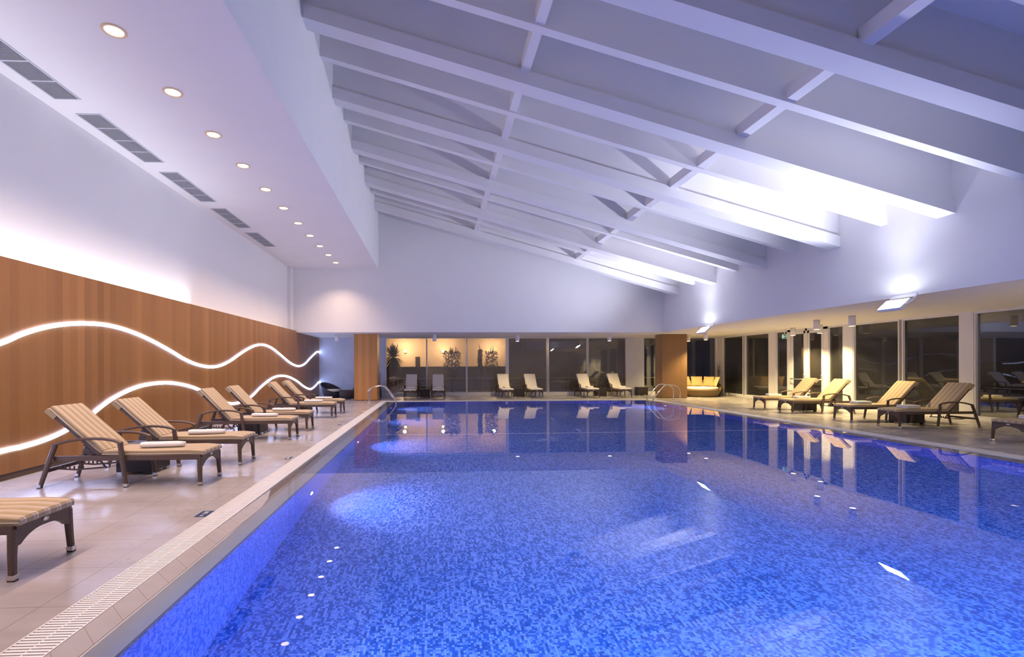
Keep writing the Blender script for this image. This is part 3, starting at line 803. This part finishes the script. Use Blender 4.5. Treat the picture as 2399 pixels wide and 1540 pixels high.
# ------------------------------------------------------------------ loungers
def make_lounger(kind, ang):
    """origin between the two front feet, head end along +x"""
    root = empty('sun_lounger')
    fab = M['stripe'] if kind == 'stripe' else M['cream']
    wk = M['wicker']
    W2 = .255; HZ = .355
    # front legs
    for sg in (-1, 1):
        P = [(0, sg * (W2 + .022), .0), (.01, sg * (W2 + .012), .18), (.015, sg * W2, HZ)]
        g = MB().bar([P[0], P[1], P[2]], [.042, .048, .055], [.045, .052, .062]).build('leg', wk, root)
        MB().box(-.025, .025, sg * (W2 + .021) - .024, sg * (W2 + .021) + .024, .012, .045).build('foot_cap', M['silver'], g)
        MB().box(-.022, .022, sg * (W2 + .021) - .021, sg * (W2 + .021) + .021, 0, .012).build('foot_pad', M['rubber'], g)
    # arm legs and rear legs, outside the frame, arm rest above
    W3 = .305
    for sg in (-1, 1):
        for (xa, xb, hz) in ((.885, .965, .545), (1.925, 1.75, .535)):
            g = MB().bar([(xa, sg * (W3 + .015), 0), ((xa + xb) / 2, sg * (W3 + .008), .27), (xb, sg * W3, hz)], [.042, .046, .05], [.045, .055, .058]).build('leg', wk, root)
            MB().box(xa - .024, xa + .026, sg * (W3 + .014) - .024, sg * (W3 + .014) + .024, .012, .045).build('foot_cap', M['silver'], g)
            MB().box(xa - .022, xa + .022, sg * (W3 + .015) - .021, sg * (W3 + .015) + .021, 0, .012).build('foot_pad', M['rubber'], g)
        P = smooth_curve([(.945, sg * W3, .545), (1.03, sg * W3, .578), (1.18, sg * W3, .602), (1.36, sg * W3, .605), (1.56, sg * W3, .585), (1.765, sg * W3, .535)], 4)
        MB().bar(P, .052, .034).build('armrest', wk, root)
    # frame rails, arched front apron, cross bars
    m = MB()
    for sg in (-1, 1): m.box(.0, 1.80, sg * (W2 + .005) - .022, sg * (W2 + .005) + .022, HZ - .03, HZ + .03)
    for sg in (-1, 1):
        for xx in (.94, 1.79): m.box(xx - .025, xx + .025, sg * (W2 + .03) - .028, sg * (W2 + .03) + .028, HZ - .025, HZ + .025)
    n = 16; poly = [(-W2, HZ + .03), (-W2, HZ - .12)]
    for i in range(n + 1):
        yy = -W2 + .035 + (2 * W2 - .07) * i / n
        poly.append((yy, HZ - .04 - .075 * abs(2 * i / n - 1) ** 2.6))
    poly += [(W2, HZ - .12), (W2, HZ + .03)]
    m.prism(poly, -.012, .03, 'x')
    m.box(1.20, 1.24, -W2, W2, HZ - .02, HZ + .015); m.box(1.84, 1.88, -W3, W3, .19, .235); m.box(.60, .64, -W2, W2, HZ - .02, HZ + .015)
    m.box(.94, .98, -W2, W2, HZ - .02, HZ + .015)
    m.build('frame', wk, root)
    MB().lathe([(.0, 0.0), (.018, 0.0), (.018, .004), (0, .005)], n=16, M=Matrix.Translation((-.013, 0, HZ - .0)) @ Matrix.Rotation(-PI / 2, 4, 'Y') @ Matrix.Diagonal((1, 1.7, 1, 1))).build('badge', M['silver'], root)
    # backrest frame
    hx, hz = 1.235, HZ + .012
    L = .84
    A = Matrix.Translation((hx, 0, hz)) @ Matrix.Rotation(-ang, 4, 'Y')
    m = MB()
    for sg in (-1, 1): m.box(0, L, sg * .235 - .02, sg * .235 + .02, -.012, .03, M=A)
    for xx in (.0, .4, L - .04): m.box(xx, xx + .04, -.235, .235, -.010, .028, M=A)
    for k in range(9): m.box(.05 + k * .085, .075 + k * .085, -.22, .22, .0, .02, M=A)
    m.build('backrest_frame', wk, root)
    # toothed ratchet struts
    top = A @ Vector((.45, 0, -.01))
    for sg in (-1, 1):
        m = MB(); y = sg * .17
        m.bar([tuple(top + Vector((0, y, 0))), (1.83, y, .235)] if False else [(top.x, y, top.z), (1.22 + .0, y, .21)], .014, .022)
        p0 = Vector((top.x, y, top.z)); p1 = Vector((1.22, y, .21))
        for k in range(6):
            q = p1.lerp(p0, .25 + k * .09); m.box(q.x, q.x + .035, y - .006, y + .006, q.z - .03, q.z - .012)
        m.bar([(1.25, y, .22), (1.60, y, .195), (1.86, y, .215)], .014, .020)
        for k in range(6): m.box(1.5 + k * .055, 1.515 + k * .055, y - .006, y + .006, .205, .24)
        m.build('ratchet', wk, root)
    # cushions
    def cushion(Mx, l, t_, name, droop=False):
        m = MB(); n_ = 14; rings = []
        w = .268; r = t_ * .45
        for i in range(n_ + 1):
            q = i / n_; x = q * l; th = t_
            if i in (0, n_): th = t_ * .45; ww = w - .02
            elif i in (1, n_ - 1): th = t_ * .9; ww = w - .003
            else: ww = w
            if i == 1: x = .014
            if i == n_ - 1: x = l - .014
            dz = -.012 * max(0, 1 - x / .08) if droop else 0
            cz = t_ / 2 + dz + .002 * math.sin(q * 9)
            ring = []
            for (sy, sz) in ((-1, -1), (-.94, -1), (.94, -1), (1, -1), (1, -.1), (1, .6), (.94, 1), (.5, 1.05), (-.5, 1.05), (-.94, 1), (-1, .6), (-1, -.1)):
                ring.append((x, sy * ww, cz + sz * th / 2))
            rings.append(ring)
        m.loft(rings, Mx, True, False)
        return m.build(name, fab, root)
    s = cushion(Matrix.Translation((-.045, 0, HZ + .032)), 1.27, .062, 'seat_cushion', True)
    k_ = cushion(A @ Matrix.Translation((.015, 0, .034)), L + .02, .062, 'back_cushion')
    # fold-over hood at the top of the back cushion
    m = MB(); m.box(L - .10, L + .045, -.272, .272, -.022, .035, M=A); m.build('cushion_hood', fab, root)
    # piping along the cushion edges
    for cu, Mx, l in ((s, Matrix.Translation((-.045, 0, HZ + .032)), 1.27), (k_, A @ Matrix.Translation((.015, 0, .034)), L + .02)):
        for sg in (-1, 1):
            MB().tube([Mx @ Vector((.01, sg * .268, .016)), Mx @ Vector((l - .01, sg * .268, .016))], .004, 6).build('piping', M['cream'], cu)
    return root

def dims_hide(o): pass
proto = {}
def get_lounger(kind, ang):
    key = (kind, ang)
    if key not in proto:
        proto[key] = make_lounger(kind, math.radians(ang)); return proto[key]
    return copy_tree(proto[key])

# towels
def roll_towel():
    t = empty('rolled_towel')
    m = MB(); n = 18
    # flattened spiral roll lying along x
    rings = []
    for i in range(11):
        q = i / 10; x = -.26 + .52 * q; sc_ = 1 if 0 < i < 10 else .88
        rings.append([(x, .060 * sc_ * math.cos(2 * PI * k / n), .037 + .037 * sc_ * math.sin(2 * PI * k / n) * (1 + .04 * math.sin(q * 11))) for k in range(n)])
    m.loft(rings, None, True, True).build('roll', M['towel'], t)
    m = MB(); sp_ = [(-.262, (.010 + .036 * k / 26) * math.cos(k * .55), .032 + (.006 + .020 * k / 26) * math.sin(k * .55)) for k in range(27)]
    m.tube(sp_, .0035, 6, up=(1, 0, 0)).build('fold_edge', M['towel'], t)
    m = MB()
    for a_, b_ in (((.0, -.05), (.05, -.035)), ((.02, -.048), (.075, -.05)), ((-.01, -.03), (.03, -.02)), ((.03, -.03), (.06, -.02))):
        m.tube([(a_[0], a_[1], .053 + (a_[1] + .05) * .35), (b_[0], b_[1], .055 + (b_[1] + .05) * .35)], .0022, 5)
    m.build('embroidery', M['motif'], t)
    return t
def fold_towel():
    t = empty('folded_towel')
    m = MB(); m.box(-.13, .13, -.20, .20, .0, .036, ch=.016); m.build('lower_fold', M['towel'], t)
    m = MB(); m.box(-.127, .128, -.195, .198, .034, .072, ch=.016); m.build('upper_fold', M['towel'], t)
    return t
rt = None; ft = None
SEATZ = .355 + .032 + .0625

# left side: heads towards the wood wall
leftL = [(3.82, 42, 'nearest brown wicker lounger at the lower left, only its striped foot end in view'),
         (6.56, 42, 'wicker lounger with striped beige cushion, first complete one in the foreground left'),
         (7.82, 42, 'wicker lounger with striped beige cushion, right behind the complete foreground one'),
         (10.37, 46, 'striped wicker lounger by the wood wall, nearer one of the middle pair'),
         (11.70, 47, 'striped wicker lounger by the wood wall, farther one of the middle pair'),
         (14.46, 46, 'striped wicker lounger by the wood wall, nearer one of the last pair'),
         (15.82, 47, 'striped wicker lounger farthest along the wood wall')]
tw_l = ['on the nearest lounger, cut by the left picture edge', 'on the first complete foreground lounger', 'on the second complete left lounger', 'on the nearer lounger of the middle left pair', 'on the farther lounger of the middle left pair', 'on the nearer lounger of the last left pair', 'on the farthest lounger by the wood wall']
for i, (y, ang, lab) in enumerate(leftL):
    o = get_lounger('stripe', 42 if ang == 42 else 46)
    o.location = (-2.96, y, 0); o.rotation_euler = (0, 0, PI)
    tag(o, lab, 'sun lounger', 'striped loungers along the wood wall')
    if rt is None: rt = roll_towel(); w = rt
    else: w = copy_tree(rt)
    w.location = (-2.96 - (.58 if i else .60), y - .08 + .03 * (i % 2), SEATZ + .002); w.rotation_euler = (0, 0, math.radians([24, 6, 8, -2, 4, 5, 3][i]))
    tag(w, 'rolled white towel %s' % tw_l[i], 'towel', 'rolled towels on the left loungers')
# right side: heads towards the windows
rightL = [(15.81, 'striped lounger by the double door, farthest of the right side row'),
          (14.57, 'striped lounger by the double door, with a wicker table at its far side'),
          (12.48, 'striped lounger on the right deck, between the door pair and the foremost complete one'),
          (11.17, 'striped lounger on the right deck, foremost complete one by the wide pier'),
          (8.73, 'lounger cut off by the right picture edge')]
tw_r = ['on the farthest right side lounger', 'on the second right side lounger from the door', 'on the middle right side lounger', 'on the foremost complete right side lounger', 'on the lounger cut by the right picture edge']
for i, (y, lab) in enumerate(rightL):
    o = get_lounger('stripe', 46)
    o.location = (10.84, y, 0); o.rotation_euler = (0, 0, 0)
    tag(o, lab, 'sun lounger', 'striped loungers along the right windows')
    if ft is None: ft = fold_towel(); w = ft
    else: w = copy_tree(ft)
    w.location = (10.84 + .50, y, SEATZ + .003); w.rotation_euler = (0, 0, PI / 2 + .12 * (i - 2))
    tag(w, 'folded white towel %s' % tw_r[i], 'towel', 'folded towels on the right loungers')
# far row: white cushions, feet towards the pool
farL = [(-1.11, 'far lounger with white cushion, leftmost of the row under the windows'),
        (.17, 'far lounger with white cushion, second from the left under the windows'),
        (3.34, 'far white lounger, left one of the middle pair under the windows'),
        (4.67, 'far white lounger, right one of the middle pair under the windows'),
        (7.28, 'far white lounger, left one of the right hand pair under the windows'),
        (8.80, 'far white lounger, rightmost of the row beside the pale pier')]
tw_f = ['leftmost far lounger', 'second far lounger from the left', 'left lounger of the middle far pair', 'right lounger of the middle far pair', 'left lounger of the right far pair', 'rightmost far lounger']
for i, (x, lab) in enumerate(farL):
    o = get_lounger('cream', 50)
    o.location = (x, 22.05, 0); o.rotation_euler = (0, 0, PI / 2)
    tag(o, lab, 'sun lounger', 'white loungers under the far windows')
    w = copy_tree(ft); w.location = (x + .02, 22.05 + .62, SEATZ + .003); w.rotation_euler = (0, 0, .15 * (i % 3 - 1))
    tag(w, 'folded white towel on the %s' % tw_f[i], 'towel', 'folded towels on the far loungers')

# wicker cube tables
def make_table():
    t = empty('side_table')
    MB().box(-.24, .24, -.24, .24, .035, .37, ch=.008).build('body', M['dwicker'], t)
    MB().box(-.25, .25, -.25, .25, .37, .40, ch=.006).build('table_top', M['dwicker'], t)
    for sx in (-1, 1):
        for sy in (-1, 1):
            MB().box(sx * .20 - .03, sx * .20 + .03, sy * .20 - .03, sy * .20 + .03, 0, .035).build('foot', M['silver'] if sx * sy > 0 else M['rubber'], t)
    return t
tabs = [(-4.18, 7.19, 'between the two foreground left loungers'), (-4.05, 11.03, 'between the middle pair of left loungers'), (-4.1, 15.14, 'between the last pair of left loungers'),
        (11.9, 15.19, 'between the two right loungers by the door'), (11.95, 11.83, 'between the two foremost right loungers'),
        (-.47, 23.15, 'between the two leftmost far white loungers'), (4.02, 23.15, 'between the middle far white loungers'), (8.04, 23.3, 'between the right far white loungers'), (10.30, 23.85, 'alone beside the brown column under the far pier')]
tb = None
for x, y, lab in tabs:
    if tb is None: tb = make_table(); o = tb
    else: o = copy_tree(tb)
    o.location = (x, y, 0); tag(o, 'dark wicker cube side table %s' % lab, 'side table', 'wicker cube tables')

# tub chairs and low wicker table in the left alcove
def tub(x, y, rz, lab):
    t = tag(empty('tub_chair', (x, y, 0), rz), lab, 'chair', 'wicker tub chairs in the left alcove')
    n = 36
    def shell(rb, rt_, zb, off):
        rings = []
        for j in range(9):
            q = j / 8; ring = []
            for k in range(n):
                a = 2 * PI * k / n
                rim = .50 + .24 * math.cos(a)          # high at the back (+x)
                r = rb + (rt_ - rb) * math.sin(q * PI / 2) ** .9
                ring.append(((r) * math.cos(a) + .05 * q, r * math.sin(a), zb + (rim - off - zb) * q))
            rings.append(ring)
        return rings
    out = shell(.32, .50, .02, 0); inn = shell(.26, .45, .10, 0)
    m = MB(); m.loft(out + inn[::-1], None, True, True); m.build('shell', M['dwicker'], t)
    MB().lathe([(.0, .30), (.34, .30), (.395, .33), (.405, .38), (.37, .42), (0, .43)], n=32).build('seat_cushion', M['cream'], t)
tub(-4.78, 22.95, math.radians(150), 'dark round tub chair with pale cushion in the far left alcove')
tub(-3.45, 23.45, math.radians(60), 'second dark tub chair mostly hidden behind the orange column')
t = tag(empty('low_table', (-3.95, 22.5, 0)), 'low round dark wicker table beside the tub chair', 'table')
MB().lathe([(0, .03), (.36, .03), (.42, .18), (.42, .36), (.40, .40), (0, .40)], n=36).build('body', M['dwicker'], t)
for k in range(4): MB().box(-.03, .03, -.03, .03, 0, .03, M=Matrix.Translation((.3 * math.cos(k * PI / 2 + .8), .3 * math.sin(k * PI / 2 + .8), 0))).build('foot', M['silver'], t)

# round daybed
t = tag(empty('daybed', (12.75, 22.85, 0), math.radians(60)), 'round honey wicker daybed with amber cushions in the far right corner', 'sofa')
n = 40; R0 = .98
rings = []
for j in range(8):
    q = j / 7; ring = []
    for k in range(n):
        a = 2 * PI * k / n
        back = max(0, math.cos(a)) ** .8
        top = .33 + .42 * back
        r = R0 * (.86 + .14 * q) + .16 * back * q
        ring.append((r * math.cos(a), r * .92 * math.sin(a), .03 + (top - .03) * q))
    rings.append(ring)
inner = []
for ring in (rings[-1],):
    inner.append([(x * .93, y * .93, z - .005) for x, y, z in ring])
inner.append([(.80 * math.cos(2 * PI * k / n), .76 * math.sin(2 * PI * k / n), .30) for k in range(n)])
MB().loft(rings + inner, None, True, True).build('shell', M['hwicker'], t)
MB().lathe([(0, .30), (.80, .30), (.84, .34), (.84, .41), (.79, .45), (0, .46)], n=40, M=Matrix.Diagonal((1, .94, 1, 1))).build('mattress', M['cream'], t)
def pillow(w, h, d):
    m = MB(); N_ = 10; rings = []
    for s_ in (1, -1):
        V = []; 
        for i in range(N_ + 1):
            for j in range(N_ + 1):
                u, v = i / N_ * 2 - 1, j / N_ * 2 - 1
                k = (1 - u * u) ** .55 * (1 - v * v) ** .55
                pin = 1 - .06 * (1 - abs(u)) * 0
                V.append((s_ * d / 2 * k, u * w / 2 * (1 - .05 * (1 - v * v)), v * h / 2 * (1 - .05 * (1 - u * u))))
        m.add(V, [(i * (N_ + 1) + j, (i + 1) * (N_ + 1) + j, (i + 1) * (N_ + 1) + j + 1, i * (N_ + 1) + j + 1) for i in range(N_) for j in range(N_)], True)
    return m
dbloc = Vector((12.75, 22.85, 0)); rz = math.radians(60)
for k, (da, lab) in enumerate(((-70, 'rightmost, at the open end'), (-28, 'second from the right end'), (14, 'leaning in the middle of the back'), (56, 'beside the brown column'), (96, 'hidden end behind the brown column'))):
    a = rz + math.radians(da); p = dbloc + Vector((.72 * math.cos(a), .68 * math.sin(a), .46 + .24))
    o = pillow(.52, .50, .13).build('amber_cushion', M['sand'])
    o.location = p; o.rotation_euler = (0, math.radians(20), a)
    tag(o, 'square amber back cushion on the daybed, %s' % lab, 'cushion', 'amber cushions on the daybed')

# vases with twigs
def vase(x, y, prof, lab, h0, spread, n, seed):
    random.seed(seed)
    t = tag(empty('twig_vase', (x, y, 0)), lab, 'vase', 'dark floor vases with twigs')
    MB().lathe(prof, n=28).build('vase_body', M['vase'], t)
    m = MB(); ztop = prof[-3][1]
    for i in range(n):
        a = random.uniform(0, 2 * PI); L = random.uniform(.6, 1.0) * h0; sx, sy = math.cos(a) * spread * random.random(), math.sin(a) * spread * random.random()
        P = [(0.01 * math.cos(a), 0.01 * math.sin(a), ztop - .1)]
        for j in range(1, 7):
            q = j / 6; P.append((sx * q ** 1.3 + random.uniform(-.015, .015), sy * q ** 1.3 + random.uniform(-.015, .015), ztop + L * q))
        m.tube(P, [.006 - .0007 * j for j in range(7)], 5, up=(0, 1, 0))
        for j in (3, 4, 5):
            p = Vector(P[j]); q_ = p + Vector((random.uniform(-.12, .12), random.uniform(-.12, .12), random.uniform(.08, .2)))
            m.tube([p, (p + q_) / 2 + Vector((.01, .01, 0)), q_], .003, 4, up=(0, 1, 0))
    m.build('twigs', M['twig'], t)
vase(14.08, 23.55, [(0, 0), (.075, 0), (.085, .03), (.15, .32), (.15, .42), (.11, .52), (.07, .56), (.085, .58), (.06, .575), (.05, .5)], 'tall dark vase with twigs beside the daybed at the corner', 1.15, .30, 12, 3)
vase(-2.62, 23.3, [(0, 0), (.09, 0), (.095, .03), (.095, .35), (.07, .46), (.05, .50), (.06, .53), (.045, .52), (.04, .4)], 'dark cylindrical vase with twigs right of the orange column', .75, .25, 9, 5)

# ------------------------------------------------------------------ outdoors, seen through the panes
b = MB(); b.box(-30, 60, YW + .35, 70, -.6, -.16); b.box(XR + .35, 60, -6, YW + .35, -.6, -.16); g_ = b.build('ground', M['night']); tag(g_, 'dark ground outside the windows at night', 'ground', kind='structure')
b = MB(); b.box(-7, 16, YW + .3, 32, -.15, -.05); o = b.build('patio', M['patio']); tag(o, 'dim paved patio beyond the far windows', 'patio', kind='structure')
t = tag(empty('outbuilding', (2, 32, 0)), 'pale rendered building lit by warm lamps behind the far windows', 'building')
b = MB(); b.box(-12, 2.7, 0, .3, -.1, 4.2); b.build('wall', M['render'], t)
b = MB(); b.box(-12.1, 2.8, 0, .4, 4.2, 4.4); b.build('roof', M['parapet'], t)
b = MB(); b.box(-3.25, -2.95, -.03, 0, 1.4, 2.1); b.build('window', M['dark'], t)
b = MB(); b.box(-8, 9.5, 30.2, 30.4, -.1, 1.45); o = b.build('garden_wall', M['parapet']); tag(o, 'low dark garden wall beyond the far windows', 'wall')
for (x, lab) in ((-1.9, 'glowing warm wall lamp behind the palm outside the leftmost far window'), (.55, 'glowing warm wall lamp outside the second far window'), (3.78, 'glowing warm wall lamp outside the third far window')):
    t = tag(empty('patio_lamp', (x, 31.94, 2.45)), lab, 'lamp', 'warm lamps on the building outside')
    MB().box(-.06, .06, -.02, .05, -.08, .08).build('bracket', M['parapet'], t)
    MB().lathe([(0, -.10), (.07, -.08), (.09, 0), (.07, .08), (0, .10)], c=(0, -.12), n=16).build('globe', M['patio_lamp'], t)
    add_light('patio_glow', 'POINT', (0, -.9, .2), 200, (1.0, .60, .28), t, shadow_soft_size=.1)
random.seed(11)
def bush(x, y, w, h, z0, lab, spikes):
    t = tag(empty('garden_shrub', (x, y, -.05)), lab, 'shrub', 'dark shrubs outside the far windows')
    MB().tube([(0, 0, 0), (.02, 0, z0 + .3)], .05, 8).build('stem', M['bark'], t)
    m = MB()
    for i in range(1500):
        a = random.uniform(0, 2 * PI); q = random.random() ** .5; zz = random.random()
        rr = w / 2 * (math.sin(min(1, zz * 1.35 + .12) * PI * .5) if zz < .7 else 1.0 - .35 * (zz - .7)) * q
        p = Vector((rr * math.cos(a), rr * math.sin(a), z0 + (h - z0) * zz))
        d = Vector((random.gauss(0, 1), random.gauss(0, 1), random.gauss(.6, 1))).normalized() * .09
        s_ = d.cross(Vector((random.gauss(0, 1), random.gauss(0, 1), random.gauss(0, 1)))).normalized() * .028
        m.add([p, p + d * .5 + s_, p + d, p + d * .5 - s_], [(0, 1, 2, 3)])
    for i in range(spikes):
        a = random.uniform(0, 2 * PI); rr = w * .35 * random.random(); p = Vector((rr * math.cos(a), rr * math.sin(a), h - .1))
        m.tube([p, p + Vector((random.uniform(-.06, .06), 0, random.uniform(.15, .45)))], [.03, .006], 5, up=(0, 1, 0))
    m.build('foliage', M['leaf'], t)
bush(1.0, 27.6, 1.05, 2.35, .7, 'dark bushy shrub silhouetted outside the second far window', 12)
bush(3.25, 27.8, .80, 2.35, .3, 'dark rounded shrub silhouetted outside the third far window', 6)
bush(2.62, 27.9, .26, 2.45, .3, 'thin dark shrub beside the rounded one outside the third far window', 2)
t = tag(empty('palm', (-2.15, 25.6, -.05)), 'spiky dark palm outside the leftmost far window', 'palm tree')
MB().lathe([(0, 0), (.22, 0), (.20, .8), (.17, 1.6), (.12, 1.95), (0, 2.0)], n=16).build('trunk', M['bark'], t)
m = MB()
for i in range(240):
    th = random.uniform(0, 2 * PI); ph = random.uniform(-1.0, 1.35); L = random.uniform(.6, .95)
    d = Vector((math.cos(th) * math.cos(ph), math.sin(th) * math.cos(ph), math.sin(ph)))
    p = Vector((0, 0, 2.0)); q = p + d * L * .6; r_ = p + d * L + Vector((0, 0, -.12 * math.cos(ph)))
    s_ = d.cross(Vector((0, 0, 1)));  s_ = (s_.normalized() if s_.length > .01 else Vector((1, 0, 0))) * .028
    m.add([p - s_ * .6, p + s_ * .6, q + s_, r_, q - s_], [(0, 1, 2, 4), (4, 2, 3)])
m.build('crown', M['leaf'], t)
t = tag(empty('garden_lounger', (.0, 26.0, -.05), .2), 'dark folded garden seat outside between the two leftmost far windows', 'bench')
MB().box(-.6, .6, -.3, .3, .35, .45).build('seat', M['parapet'], t)
MB().box(-.6, .6, .25, .32, .45, 1.1).build('backrest', M['parapet'], t)
for sx in (-1, 1): MB().box(sx * .5 - .04, sx * .5 + .04, -.25, .28, 0, .35).build('leg', M['parapet'], t)
# sky-dark backdrop hedge beyond the right glazing
b = MB(); b.box(26, 26.6, -6, 40, -.15, 1.6); o = b.build('hedge', M['leaf']); tag(o, 'dark hedge in the night beyond the right windows', 'hedge')
